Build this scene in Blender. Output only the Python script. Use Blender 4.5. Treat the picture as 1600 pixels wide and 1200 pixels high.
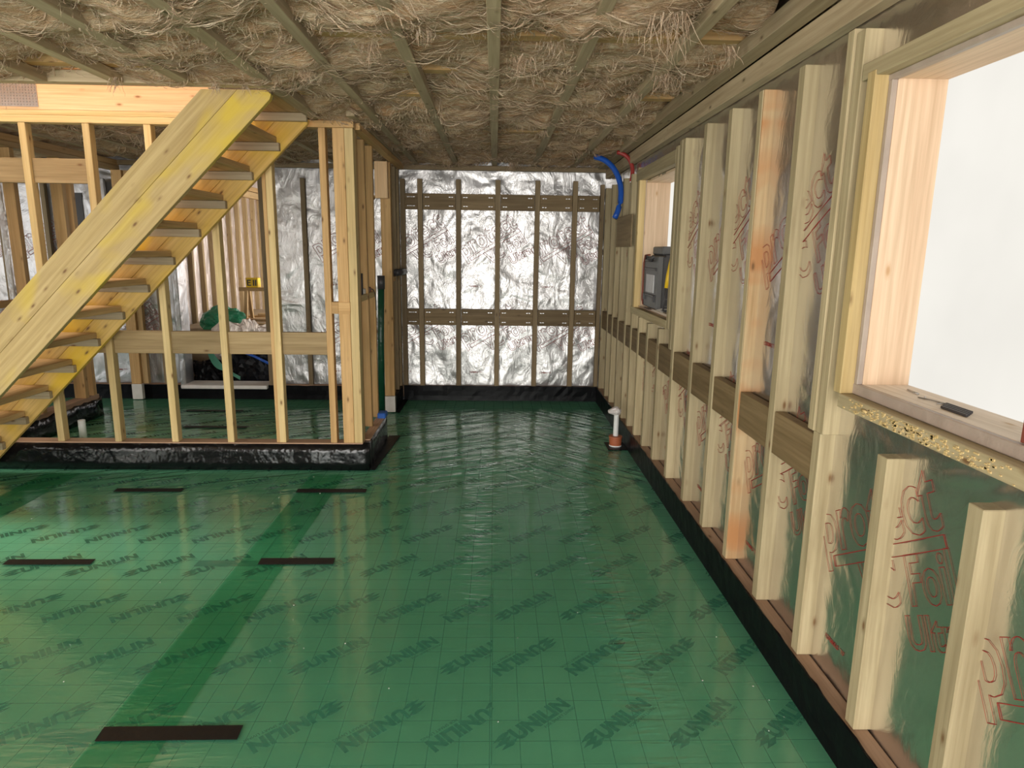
import bpy, bmesh, math, random
import numpy as np
from mathutils import Vector, Matrix
random.seed(7); RNG = np.random.default_rng(5)
sc = bpy.context.scene
for o in list(bpy.data.objects): bpy.data.objects.remove(o)
COL = sc.collection

# ------------------------------------------------------------------ camera, world, lights, exposure
f_px, pitch, yaw, roll = 1039.5, math.radians(11.367), math.radians(1.547), math.radians(.755)
F = Vector((math.sin(yaw)*math.cos(pitch), math.cos(yaw)*math.cos(pitch), -math.sin(pitch)))
Rt = Vector((math.cos(yaw), -math.sin(yaw), 0)); Dn = F.cross(Rt)
R2 = Rt*math.cos(roll) - Dn*math.sin(roll); D2 = Dn*math.cos(roll) + Rt*math.sin(roll)
cam_d = bpy.data.cameras.new('camera'); cam = bpy.data.objects.new('camera', cam_d); COL.objects.link(cam)
cam.matrix_world = Matrix(((R2.x, -D2.x, -F.x, 0), (R2.y, -D2.y, -F.y, 0), (R2.z, -D2.z, -F.z, 1.58), (0, 0, 0, 1)))
cam_d.sensor_width = 36; cam_d.lens = f_px/1600*36; cam_d.clip_start = .05; cam_d.clip_end = 100
sc.camera = cam
w = bpy.data.worlds.new('overcast_sky'); sc.world = w; w.use_nodes = True
bg = w.node_tree.nodes['Background']; bg.inputs[0].default_value = (.93, .96, 1, 1); bg.inputs[1].default_value = 2.2

def area(name, loc, rot, sx, sy, power, col):
    l = bpy.data.lights.new(name, 'AREA'); l.shape = 'RECTANGLE'; l.size = sx; l.size_y = sy; l.energy = power; l.color = col
    o = bpy.data.objects.new(name, l); o.location = loc; o.rotation_euler = rot; COL.objects.link(o); return o
R90 = math.pi/2
# daylight coming through the big openings behind and beside the photographer
area('patio_door_daylight', (-.9, -2.75, 1.3), (R90, 0, 0), 5.2, 2.2, 310, (1, .985, .95))
area('side_door_daylight', (-4.9, .8, 1.25), (R90, 0, -R90), 2.6, 2.1, 80, (1, .98, .94))
area('stairwell_daylight', (-3.2, 4.2, 4.2), (0, 0, 0), 3.0, .8, 72, (1, .9, .78))
area('far_room_daylight', (-1.6, 9.5, 1.5), (R90, 0, math.radians(70)), 1.8, 1.6, 48, (1, .95, .9))
area('left_room_daylight', (-6.0, 5.9, 1.6), (R90, 0, -R90), 1.6, 1.2, 9, (1, .96, .9))
vs = sc.view_settings; vs.view_transform = 'Standard'; vs.look = 'None'; vs.gamma = 1; vs.use_curve_mapping = False; vs.exposure = .27
sc.cycles.max_bounces = 8; sc.cycles.transparent_max_bounces = 12; sc.cycles.sample_clamp_indirect = 4

# ------------------------------------------------------------------ node helpers and materials
class NT:
    def __init__(s, name):
        s.m = bpy.data.materials.new(name); s.m.use_nodes = True; s.t = s.m.node_tree; s.t.nodes.clear()
        s.out = s.n('ShaderNodeOutputMaterial')
    def n(s, typ, **k):
        nd = s.t.nodes.new(typ)
        for a, b in k.items():
            if a.startswith('i_'): nd.inputs[int(a[2:]) if a[2:].isdigit() else a[2:].replace('_', ' ')].default_value = b
            else: setattr(nd, a, b)
        return nd
    def l(s, a, b, ai=0, bi=0): s.t.links.new(a.outputs[ai], b.inputs[bi])
    def ramp(s, src, stops, si=0):
        r = s.n('ShaderNodeValToRGB'); e = r.color_ramp.elements
        while len(e) < len(stops): e.new(.5)
        for q, (p, c) in zip(e, stops): q.position = p; q.color = (*c, 1) if len(c) == 3 else c
        s.l(src, r, si, 0); return r
    def noise(s, vec, scale, detail=3, rough=.55, dist=0):
        q = s.n('ShaderNodeTexNoise'); q.inputs['Scale'].default_value = scale; q.inputs['Detail'].default_value = detail
        q.inputs['Roughness'].default_value = rough; q.inputs['Distortion'].default_value = dist
        if vec: s.l(vec, q)
        return q
    def math(s, op, a, b=None, clamp=False):
        q = s.n('ShaderNodeMath', operation=op, use_clamp=clamp)
        for i, v in enumerate((a, b)):
            if v is None: continue
            if isinstance(v, (int, float)): q.inputs[i].default_value = v
            elif isinstance(v, tuple): s.t.links.new(v[0].outputs[v[1]], q.inputs[i])
            else: s.l(v, q, 0, i)
        return q
    def mix(s, fac, a, b, blend='MIX'):
        q = s.n('ShaderNodeMix', data_type='RGBA', blend_type=blend)
        if isinstance(fac, (int, float)): q.inputs[0].default_value = fac
        else: s.l(fac, q, 0, 0)
        for i, v in ((6, a), (7, b)):
            if isinstance(v, tuple): q.inputs[i].default_value = (*v, 1)
            else: s.t.links.new(v.outputs[2 if v.bl_idname == 'ShaderNodeMix' else 0], q.inputs[i])
        return q
    def mapping(s, vec, scale, rot=(0, 0, 0), vi=0):
        q = s.n('ShaderNodeMapping'); q.inputs['Scale'].default_value = scale; q.inputs['Rotation'].default_value = rot
        s.l(vec, q, vi, 0); return q
    def pbr(s, col, rough=.5, metal=0, normal=None, spec=None):
        p = s.n('ShaderNodeBsdfPrincipled')
        if isinstance(col, tuple): p.inputs['Base Color'].default_value = (*col, 1)
        else: s.t.links.new(col.outputs[2 if col.bl_idname == 'ShaderNodeMix' else 0], p.inputs['Base Color'])
        if isinstance(rough, (int, float)): p.inputs['Roughness'].default_value = rough
        else: s.t.links.new(rough.outputs[0], p.inputs['Roughness'])
        p.inputs['Metallic'].default_value = metal
        if spec is not None: p.inputs['Specular IOR Level'].default_value = spec
        if normal: s.t.links.new(normal.outputs[0], p.inputs['Normal'])
        s.l(p, s.out); return p
    def bump(s, h, strength, dist, hi=0):
        b = s.n('ShaderNodeBump'); b.inputs['Strength'].default_value = strength; b.inputs['Distance'].default_value = dist
        s.t.links.new(h.outputs[hi], b.inputs['Height']); return b

def wood(name, light, dark, knot=(.16, .08, .03), axis=2, stain=None, rough=.62, var=.18):
    """sawn softwood, grain along a local axis; every object gets its own offset and tone"""
    t = NT(name); tc = t.n('ShaderNodeTexCoord'); oi = t.n('ShaderNodeObjectInfo')
    rv = t.n('ShaderNodeCombineXYZ'); sc_ = t.math('MULTIPLY', (oi, 5), 37.0)
    for i in range(3): t.l(sc_, rv, 0, i)
    ad = t.n('ShaderNodeVectorMath', operation='ADD'); t.l(tc, ad, 3, 0); t.l(rv, ad, 0, 1)
    s = [9, 9, 9]; s[axis] = .55
    k = [6.5, 6.5, 6.5]; k[axis] = 2.6
    mp = t.mapping(ad, s); n1 = t.noise(mp, 2.2, 4, .6, .6)
    s2 = [70, 70, 70]; s2[axis] = 2.2
    mf = t.mapping(ad, s2); n2 = t.noise(mf, 1, 3, .6)
    mk = t.mapping(ad, k); vo = t.n('ShaderNodeTexVoronoi'); vo.inputs['Scale'].default_value = 2.0; t.l(mk, vo)
    kn = t.ramp(vo, [(.0, (1, 1, 1)), (.05, (.9, .9, .9)), (.10, (.3, .3, .3)), (.17, (0, 0, 0))])
    base = t.mix(t.ramp(n1, [(.3, (0, 0, 0)), (.7, (1, 1, 1))]), dark, light)
    fine = t.mix(.5, base, t.ramp(n2, [(.3, (.55, .5, .42)), (.65, (1, 1, 1))]), 'MULTIPLY')
    if stain:
        ms = t.mapping(ad, (1.2, 3, 2.2)); n3 = t.noise(ms, 2.1, 2, .5, .4)
        fine = t.mix(t.ramp(n3, [(.5, (0, 0, 0)), (.68, (.85, .85, .85))]), fine, stain)
    full = t.mix(kn, fine, knot)
    vv = t.math('ADD', t.math('MULTIPLY', (oi, 5), var*2), 1-var)
    hs = t.n('ShaderNodeHueSaturation'); t.t.links.new(full.outputs[2], hs.inputs['Color']); t.l(vv, hs, 0, 2)
    b = t.bump(n2, .25, .002)
    t.pbr(hs, rough, 0, b, .3); return t.m

def plain(name, col, rough=.5, metal=0, bump=None, spec=None, var=None):
    t = NT(name); nm = None; c = col
    tc = t.n('ShaderNodeTexCoord')
    if bump: nm = t.bump(t.noise(t.mapping(tc, (1, 1, 1), vi=3), bump[0], 4), bump[1], bump[2])
    n = t.noise(t.mapping(tc, (1, 1, 1), vi=3), 6, 3)
    c = t.mix(t.ramp(n, [(.35, (0, 0, 0)), (.7, (1, 1, 1))]), tuple(v*.88 for v in col), tuple(min(1, v*1.08) for v in col))
    t.pbr(c, rough, metal, nm, spec); return t.m

GL = (.62, .50, .27); GD = (.50, .37, .18)
W_batten = [wood('treated_batten_%s' % 'xyz'[a], (.49, .405, .25), (.355, .285, .165), axis=a) for a in range(3)]
W_brown = [wood('brown_treated_rail_%s' % 'xyz'[a], (.27, .19, .10), (.17, .115, .055), axis=a, knot=(.08, .05, .025)) for a in range(3)]
W_dull = [wood('dull_batten_%s' % 'xyz'[a], (.30, .22, .125), (.21, .15, .08), axis=a, knot=(.09, .055, .03)) for a in range(3)]
W_ceil = [wood('ceiling_batten_%s' % 'xyz'[a], (.49, .385, .25), (.355, .27, .165), axis=a, knot=(.1, .07, .03)) for a in range(3)]
W_pine = [wood('pine_stud_%s' % 'xyz'[a], (.60, .385, .175), (.50, .30, .12), axis=a) for a in range(3)]
W_pale = [wood('pale_pine_stud_%s' % 'xyz'[a], (.64, .49, .25), (.54, .39, .17), axis=a) for a in range(3)]
W_fresh = [wood('fresh_pine_%s' % 'xyz'[a], (.86, .60, .36), (.80, .52, .29), axis=a, knot=(.3, .14, .06), var=.06) for a in range(3)]
W_sole = [wood('pinkish_sole_plate_%s' % 'xyz'[a], (.50, .33, .22), (.40, .25, .16), axis=a) for a in range(3)]
W_stair = wood('yellow_stained_stair_board', (.52, .385, .18), (.42, .295, .12), axis=0, stain=(.55, .39, .04), var=.06)
W_stair2 = wood('stain_and_bounce_stair_board', (.70, .47, .17), (.60, .38, .10), axis=0, stain=(.70, .44, .03), var=.06)  # yellow stain plus warm inter-reflected light painted into the far stringer's colour
W_rail = [wood('partition_rail_%s' % 'xyz'[a], (.40, .29, .15), (.29, .20, .095), axis=a) for a in range(3)]
W_tread = [wood('stair_tread_timber_%s' % 'xyz'[a], (.55, .38, .19), (.42, .27, .12), axis=a) for a in range(3)]
W_cleat = wood('grey_cleat_timber', (.40, .33, .22), (.30, .23, .15), axis=0)
W_orange = wood('orange_heartwood_batten', (.55, .42, .25), (.47, .30, .15), axis=2, var=.02, stain=(.43, .19, .07))
W_liner = [wood('peach_plywood_liner_%s' % 'xyz'[a], (.76, .57, .40), (.70, .50, .34), axis=a, knot=(.5, .3, .15), var=.04) for a in range(3)]

W_sill = wood('toplight_painted_sill_board', (.84, .74, .62), (.78, .66, .53), axis=1, knot=(.5, .35, .2), var=.03)  # sill paler than the liners: light from above painted into the timber colour
def foil(name, rough, fine, big, col=(.86, .84, .83), metal=.88, crease=.05, micro=.008):
    t = NT(name); tc = t.n('ShaderNodeTexCoord')
    mp = t.mapping(tc, (1, 1, 1), vi=3)
    n1 = t.noise(mp, 2.4, 2, .45, 1.0); n2 = t.noise(t.mapping(mp, (1, 1, .55)), 8, 3, .5, 1.8); n3 = t.noise(mp, 45, 2, .5)
    vo = t.n('ShaderNodeTexVoronoi', feature='DISTANCE_TO_EDGE'); vo.inputs['Scale'].default_value = 9
    md = t.n('ShaderNodeVectorMath', operation='ADD'); t.l(mp, md, 0, 0); t.l(n2, md, 1, 1); t.l(md, vo)
    cr = t.ramp(vo, [(0, (0, 0, 0)), (.08, (1, 1, 1))])
    h = t.math('ADD', t.math('MULTIPLY', n1, big), t.math('MULTIPLY', n2, fine))
    h = t.math('ADD', h, t.math('MULTIPLY', n3, micro)); h = t.math('ADD', h, t.math('MULTIPLY', cr, fine*crease))
    b = t.bump(h, 1, .05)
    t.pbr(col, rough, metal, b); return t.m
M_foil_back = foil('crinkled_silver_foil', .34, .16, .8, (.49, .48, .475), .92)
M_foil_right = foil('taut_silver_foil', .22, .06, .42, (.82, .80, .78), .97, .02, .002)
M_foil_far = foil('far_room_foil', .4, .3, .5, (.85, .75, .68))
M_black = plain('black_damp_proof_membrane', (.005, .005, .006), .32, bump=(4, .3, .02), spec=.08)
M_black2 = plain('glossy_creased_black_membrane', (.004, .004, .005), .2, bump=(3, .8, .05), spec=.45)
M_tape = plain('black_joint_tape', (.010, .009, .009), .5, bump=(14, .3, .01), spec=.25)
M_redink = plain('red_printed_ink', (.30, .035, .03), .7, spec=.1)
M_redink2 = plain('faint_red_printed_ink', (.40, .13, .115), .7, spec=.1)
M_ink = plain('dark_printed_ink', (.008, .011, .010), .8, spec=.1)
M_osb = plain('chipboard_sheathing', (.34, .25, .15), .8, bump=(60, .3, .004))
M_dark = plain('dark_deck_boards', (.10, .075, .05), .9)  # deck boards in one dark brown
M_steel = plain('galvanised_steel', (.5, .5, .5), .42, 1)
M_white = plain('white_plastic', (.78, .78, .76), .4)
M_terra = plain('terracotta_drain_plastic', (.42, .12, .05), .5)
M_clear = plain('milky_polythene_cap', (.62, .57, .55), .3)
M_blue = plain('blue_conduit', (.012, .085, .42), .35)
M_red = plain('red_conduit', (.30, .03, .025), .4)
M_green = plain('green_polythene', (.03, .25, .12), .35, bump=(9, .8, .03))
M_dgreen = plain('dark_green_rolled_polythene', (.008, .06, .03), .3, bump=(12, .6, .02))
M_teal = plain('pale_green_polythene', (.12, .42, .28), .4)
M_yellow = plain('yellow_tool_plastic', (.80, .52, .02), .4)
M_grey = plain('grey_toolbox_plastic', (.10, .10, .10), .45)
M_charc = plain('charcoal_toolbox_plastic', (.045, .042, .045), .45)
M_paper = plain('white_paper', (.75, .72, .68), .7)
M_bluetape = plain('blue_tape', (.02, .12, .5), .5)
M_rblock = plain('reddish_hardwood_block', (.20, .05, .03), .6)
M_lip = plain('mauve_sealing_strip', (.40, .32, .265), .45, bump=(12, .3, .02))

def emis(name, col, s):
    t = NT(name); e = t.n('ShaderNodeEmission'); tc = t.n('ShaderNodeTexCoord')
    n = t.noise(t.mapping(tc, (1, 1, 1), vi=3), 2.5, 3)
    c = t.mix(t.ramp(n, [(.35, (0, 0, 0)), (.7, (1, 1, 1))]), tuple(v*.93 for v in col), col)
    t.t.links.new(c.outputs[2], e.inputs[0]); e.inputs[1].default_value = s; t.l(e, t.out); return t.m
M_film = emis('daylit_translucent_window_film', (.93, .90, .83), .84)

# insulation board facing, printed with a 100 mm grid
def board_mat():
    t = NT('foil_faced_insulation_board'); g = t.n('ShaderNodeNewGeometry'); s = t.n('ShaderNodeSeparateXYZ'); t.l(g, s)
    ds = []
    for i, off in ((0, 100.008), (1, 99.985)):
        a = t.math('FRACT', t.math('MULTIPLY', t.math('ADD', (s, i), off), 10.0))
        ds.append(t.math('LESS_THAN', a, .028))
    m = t.math('MAXIMUM', ds[0], ds[1])
    n = t.noise(t.mapping(g, (1, 1, 1)), 1.3, 3); base = t.mix(t.ramp(n, [(.3, (0, 0, 0)), (.7, (1, 1, 1))]), (.80, .82, .76), (.92, .91, .85))
    t.pbr(t.mix(m, base, (.10, .12, .10)), .5, .1); return t.m
M_board = board_mat()

# green polythene: clear dye, a milky part, a glossy wrinkled skin
def membrane(name, dye, milk, milkfac, ior=1.5):
    t = NT(name); g = t.n('ShaderNodeNewGeometry'); s = t.n('ShaderNodeSeparateXYZ'); t.l(g, s)
    def band(i, c, wdt):          # 1 inside, falling to 0 at distance wdt
        d = t.math('ABSOLUTE', t.math('SUBTRACT', (s, i), c))
        return t.math('SUBTRACT', 1.0, t.math('DIVIDE', d, wdt), clamp=True)
    rip = t.noise(t.mapping(g, (2.4, 11, 1)), 1.6, 2, .5, .35)
    rip2 = t.noise(t.mapping(g, (1, 1, 1), (0, 0, .42)), 1, 1); t.t.nodes.remove(rip2)
    rip = t.ramp(rip, [(.40, (0, 0, 0)), (.50, (.75, .75, .75)), (.56, (1, 1, 1)), (.64, (.3, .3, .3))])
    mr1 = t.mapping(g, (1, 1, 1), (0, 0, -.42)); f1 = t.noise(t.mapping(mr1, (.6, 7, 1)), 1.5, 2, .5, .3)
    mr2 = t.mapping(g, (1, 1, 1), (0, 0, .75)); f2 = t.noise(t.mapping(mr2, (.6, 7, 1)), 1.5, 2, .5, .3)
    nb = t.noise(t.mapping(g, (1.3, .8, 1)), 1.5, 2)
    b1 = t.math('MULTIPLY', band(0, -.08, .15), band(1, 3.9, 1.7))
    b2 = t.math('MULTIPLY', band(0, .56, .17), band(1, 2.9, 2.1))
    b3 = t.math('MULTIPLY', band(0, -1.17, .25), band(1, 2.6, 1.9))
    msk = t.math('ADD', t.math('ADD', b1, b2), t.math('MULTIPLY', b3, .35), clamp=True)
    far = t.math('MULTIPLY', t.ramp(t.math('MULTIPLY', (s, 1), .1), [(.40, (0, 0, 0)), (.46, (1, 1, 1)), (.62, (1, 1, 1)), (.66, (.25, .25, .25))]), .26)
    side = t.ramp(t.math('ADD', t.math('MULTIPLY', (s, 0), .5), .5), [(.45, (0, 0, 0)), (.75, (1, 1, 1))])
    dia = t.mix(side, t.ramp(f1, [(.38, (0, 0, 0)), (.5, (.8, .8, .8)), (.56, (1, 1, 1)), (.66, (.2, .2, .2))]), t.ramp(f2, [(.38, (0, 0, 0)), (.5, (.8, .8, .8)), (.56, (1, 1, 1)), (.66, (.2, .2, .2))]))
    dm = t.n('ShaderNodeSeparateColor'); t.t.links.new(dia.outputs[2], dm.inputs[0])
    h = t.math('MULTIPLY', rip, t.math('ADD', t.math('MULTIPLY', msk, .22), .008))
    h = t.math('ADD', h, t.math('MULTIPLY', dm, t.math('ADD', far, .01)))
    lo = t.noise(t.mapping(g, (1, 3.0, 1)), 2.2, 3, .5, .5)
    h = t.math('ADD', h, t.math('MULTIPLY', lo, .13))
    fi = t.noise(t.mapping(g, (4, 30, 1)), 2.0, 2); h = t.math('ADD', h, t.math('MULTIPLY', fi, .035))
    bp = t.bump(h, 1, .019)
    tr = t.n('ShaderNodeBsdfTransparent'); tr.inputs[0].default_value = (*dye, 1)
    df = t.n('ShaderNodeBsdfDiffuse'); df.inputs[0].default_value = (*milk, 1); t.l(bp, df, 0, 2)
    m1 = t.n('ShaderNodeMixShader'); m1.inputs[0].default_value = milkfac; t.l(tr, m1, 0, 1); t.l(df, m1, 0, 2)
    gl = t.n('ShaderNodeBsdfGlossy'); gl.inputs['Roughness'].default_value = .10; t.l(bp, gl, 0, 4) if False else t.t.links.new(bp.outputs[0], gl.inputs['Normal'])
    gl.inputs[0].default_value = (.95, 1, .97, 1)
    fr = t.n('ShaderNodeFresnel'); fr.inputs[0].default_value = ior; t.t.links.new(bp.outputs[0], fr.inputs['Normal'])
    m2 = t.n('ShaderNodeMixShader'); t.l(fr, m2, 0, 0); t.l(m1, m2, 0, 1); t.l(gl, m2, 0, 2); t.l(m2, t.out); return t.m
M_memb = membrane('green_vapour_membrane', (.60, .99, .84), (.22, .94, .58), .20, 1.55)
M_lap = membrane('green_membrane_lap', (.76, .975, .89), (.05, .50, .26), .16, 1.1)
M_memb_tape = plain('grey_tape_under_membrane', (.20, .21, .20), .5)

def wool_mat(name, a, b, c):
    t = NT(name); g = t.n('ShaderNodeNewGeometry')
    n = t.noise(t.mapping(g, (1, 2.4, 1)), 3.2, 4, .6, .6); n2 = t.noise(t.mapping(g, (3, 12, 6)), 5, 4, .65, .5)
    n3 = t.noise(t.mapping(g, (6, 34, 30)), 6, 3, .7, 1)
    c1 = t.mix(t.ramp(n, [(.38, (0, 0, 0)), (.62, (1, 1, 1))]), a, b); c2 = t.mix(t.ramp(n2, [(.45, (0, 0, 0)), (.72, (1, 1, 1))]), c1, c)
    c3 = t.mix(.6, c2, t.ramp(n3, [(.3, (.45, .38, .3)), (.6, (1, 1, 1))]), 'MULTIPLY')
    h = t.math('ADD', n2, t.math('MULTIPLY', n3, .5))
    t.pbr(c3, .95, 0, t.bump(h, .8, .03), .05); return t.m
M_wool = wool_mat('mineral_wool', (.46, .28, .15), (.57, .40, .25), (.73, .605, .43))
M_fibre = wool_mat('mineral_wool_fibre', (.60, .41, .27), (.66, .49, .34), (.78, .66, .51))

# ------------------------------------------------------------------ object helpers
def link(name, me, mat, parent=None, loc=(0, 0, 0), rot=(0, 0, 0)):
    o = bpy.data.objects.new(name, me); COL.objects.link(o); o.location = loc; o.rotation_euler = rot
    if mat is not None:
        me.materials.clear(); me.materials.append(mat)
    if parent: o.parent = parent
    return o
def tag(o, label=None, cat=None, group=None, kind=None):
    if label: o['label'] = label
    if cat: o['category'] = cat
    if group: o['group'] = group
    if kind: o['kind'] = kind
    return o
def empty(name, loc=(0, 0, 0)):
    o = bpy.data.objects.new(name, None); COL.objects.link(o); o.location = loc; return o
def finish(bm, name='m', smooth=False):
    bmesh.ops.recalc_face_normals(bm, faces=bm.faces)
    me = bpy.data.meshes.new(name); bm.to_mesh(me); bm.free()
    if smooth:
        for p in me.polygons: p.use_smooth = True
    return me
def bxm(bm, x0, x1, y0, y1, z0, z1, bev=0):
    r = bmesh.ops.create_cube(bm, size=1); vs_ = r['verts']
    for v in vs_: v.co = Vector((x0+(v.co.x+.5)*(x1-x0), y0+(v.co.y+.5)*(y1-y0), z0+(v.co.z+.5)*(z1-z0)))
    if bev:
        es = {e for v in vs_ for e in v.link_edges}
        bmesh.ops.bevel(bm, geom=list(es), offset=bev, segments=1, affect='EDGES')
def box(name, mat, x0, x1, y0, y1, z0, z1, parent=None, bev=.002, rot=(0, 0, 0)):
    """a board as its own mesh, origin at its middle"""
    c = ((x0+x1)/2, (y0+y1)/2, (z0+z1)/2); a, b, d = (x1-x0)/2, (y1-y0)/2, (z1-z0)/2
    bm = bmesh.new(); bxm(bm, -a, a, -b, b, -d, d, min(bev, a*.3, b*.3, d*.3))
    o = link(name, finish(bm), mat, parent, c, rot)
    if parent:
        o.location = Vector(c) - Vector(parent.location)
    return o
def wob(a=.0035): return (random.uniform(-a, a), random.uniform(-a, a), 0)
def prism(name, mat, poly, axis, a, b, parent=None, bev=0):
    """polygon in the plane across axis, extruded from a to b"""
    bm = bmesh.new(); P = []
    for s in (a, b):
        P.append([bm.verts.new({0: (s, p[0], p[1]), 1: (p[0], s, p[1]), 2: (p[0], p[1], s)}[axis]) for p in poly])
    n = len(poly); bm.faces.new(P[0]); bm.faces.new(P[1][::-1])
    for i in range(n): bm.faces.new((P[0][i], P[0][(i+1) % n], P[1][(i+1) % n], P[1][i]))
    if bev: bmesh.ops.bevel(bm, geom=bm.edges[:], offset=bev, segments=1, affect='EDGES')
    return link(name, finish(bm), mat, parent)
def tube(pts, r, seg=12, closed_ends=True, taper=None):
    bm = bmesh.new(); rings = []; pts = [Vector(p) for p in pts]
    up = Vector((0, 0, 1))
    for i, p in enumerate(pts):
        d = (pts[min(i+1, len(pts)-1)]-pts[max(i-1, 0)]).normalized()
        a = d.cross(up if abs(d.z) < .95 else Vector((1, 0, 0))).normalized(); b = d.cross(a).normalized()
        rr = r if taper is None else r*taper[i]
        rings.append([bm.verts.new(p+(a*math.cos(2*math.pi*k/seg)+b*math.sin(2*math.pi*k/seg))*rr) for k in range(seg)])
    for i in range(len(rings)-1):
        for k in range(seg): bm.faces.new((rings[i][k], rings[i][(k+1) % seg], rings[i+1][(k+1) % seg], rings[i+1][k]))
    if closed_ends: bm.faces.new(rings[0]); bm.faces.new(rings[-1][::-1])
    return finish(bm, smooth=True)
def lathe(prof, seg=24):
    bm = bmesh.new(); rings = [[bm.verts.new((r*math.cos(2*math.pi*k/seg), r*math.sin(2*math.pi*k/seg), z)) for k in range(seg)] for r, z in prof]
    for i in range(len(rings)-1):
        for k in range(seg): bm.faces.new((rings[i][k], rings[i][(k+1) % seg], rings[i+1][(k+1) % seg], rings[i+1][k]))
    bm.faces.new(rings[0]); bm.faces.new(rings[-1][::-1]); return finish(bm)
def bez(p0, p1, p2, p3, n=20):
    P = [Vector(p) for p in (p0, p1, p2, p3)]
    return [P[0]*(1-t)**3+P[1]*3*t*(1-t)**2+P[2]*3*t*t*(1-t)+P[3]*t**3 for t in [i/(n-1) for i in range(n)]]

# vectorised value noise
_G = RNG.random((64, 64, 64))
def vnoise(x, y, z=0.0):
    x = np.asarray(x, float); y = np.asarray(y, float); z = np.broadcast_to(np.asarray(z, float), x.shape)
    xi, yi, zi = [np.floor(a).astype(int) for a in (x, y, z)]; fx, fy, fz = x-xi, y-yi, z-zi
    fx, fy, fz = [a*a*(3-2*a) for a in (fx, fy, fz)]; r = 0
    for a in (0, 1):
        for b in (0, 1):
            for c in (0, 1):
                r = r + _G[(xi+a) % 64, (yi+b) % 64, (zi+c) % 64]*np.where(a, fx, 1-fx)*np.where(b, fy, 1-fy)*np.where(c, fz, 1-fz)
    return r
def fbm(x, y, z=0, o=4):
    r = 0; a = .5
    for i in range(o): r = r + a*vnoise(x*2**i+i*7.3, y*2**i+i*3.1, z); a *= .5
    return r
def grid_mesh(U, V, fn, mask=None, smooth=True):
    u, v = np.meshgrid(U, V); P = np.stack(fn(u, v), -1).reshape(-1, 3); nu, nv = len(U), len(V)
    i = np.arange(nu-1)[None, :]+np.arange(nv-1)[:, None]*nu
    Fq = np.stack([i, i+1, i+1+nu, i+nu], -1).reshape(-1, 4)
    if mask is not None:
        cu = ((U[:-1]+U[1:])/2)[None, :]+0*V[:-1, None]; cv = ((V[:-1]+V[1:])/2)[:, None]+0*U[None, :-1]
        Fq = Fq[mask(cu, cv).reshape(-1)]
    me = bpy.data.meshes.new('g'); me.from_pydata(P.tolist(), [], Fq.tolist()); me.update()
    if smooth: me.polygons.foreach_set('use_smooth', [True]*len(me.polygons))
    bm = bmesh.new(); bm.from_mesh(me); bmesh.ops.delete(bm, geom=[q for q in bm.verts if not q.link_faces], context='VERTS'); bm.to_mesh(me); bm.free()
    return me

# ------------------------------------------------------------------ floor
floor = box('floor', M_osb, -6.4, 1.6, -3.0, 12.2, -.12, -.052, bev=0)
tag(floor, 'ground floor slab covered by insulation boards and green polythene', 'floor', kind='structure')
rows = [(-.58, .616, -.9), (.616, 1.814, -1.25), (1.818, 3.008, 0), (3.012, 4.208, -1.2), (4.212, 5.408, -.1), (5.412, 6.608, -1.2), (6.612, 7.2, -.3)]
for (y0, y1, xj) in rows:
    xs = [xj+2.4*k for k in range(-3, 2)]
    for x in xs:
        a, b = max(x, -6.3), min(x+2.4, 1.12)
        if b-a < .1: continue
        box('insulation_board', M_board, a+.0015, b-.0015, y0, y1, -.05, -.006+random.uniform(-.0006, .0006), floor, bev=.001)

def text_mesh(s, size, offset=0., outline=0., space=1.):
    cu = bpy.data.curves.new('t', 'FONT'); cu.body = s; cu.size = size; cu.offset = offset; cu.space_character = space
    cu.resolution_u = 3
    if outline: cu.fill_mode = 'NONE'; cu.bevel_depth = outline; cu.bevel_resolution = 0
    else: cu.fill_mode = 'BOTH' if False else 'FRONT'
    if not outline: cu.dimensions = '2D'
    o = bpy.data.objects.new('t', cu); COL.objects.link(o); dg = bpy.context.evaluated_depsgraph_get(); dg.update()
    me = bpy.data.meshes.new_from_object(o.evaluated_get(dg)); bpy.data.objects.remove(o)
    V = np.array([v.co[:] for v in me.vertices]); Fc = [tuple(p.vertices) for p in me.polygons]; bpy.data.meshes.remove(me)
    return V, Fc
def flag(verts, faces, name, mat, parent, kind=None):
    me = bpy.data.meshes.new(name); me.from_pydata([tuple(v) for v in verts], [], faces); me.update()
    o = link(name, me, mat, parent)
    if kind: o['kind'] = kind
    return o
# one logo: emblem of three pointed bars + capitals + small line, centred, length .345
V1, F1 = text_mesh('UNILIN', .079, .0042, space=1.06)
V1[:, 0] *= .255/(V1[:, 0].max()-V1[:, 0].min()); V1[:, 0] += -.172+.085-V1[:, 0].min(); V1[:, 1] -= .029
V2, F2 = text_mesh('FOR SMART LIVING', .0165, 0); V2[:, 0] *= .15/(V2[:, 0].max()); V2[:, 0] += .02; V2[:, 1] -= .052
ev, ef = [], []
for k in range(3):
    y = .022-.021*k; x0 = -.172+.012*abs(1-k)
    ev += [(x0, y-.006, 0), (x0+.035, y-.012, 0), (x0+.045, y-.02 if k < 2 else y-.014, 0), (x0+.078, y+.002, 0), (x0+.052, y+.0075, 0), (x0+.03, y+.005, 0)]
    ef.append(tuple(range(6*k, 6*k+6)))
LV = np.concatenate([V1, V2, np.array(ev)]); LF = list(F1)+[tuple(i+len(V1) for i in f) for f in F2]+[tuple(i+len(V1)+len(V2) for i in f) for f in ef]
LV[:, 2] = 0
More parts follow.
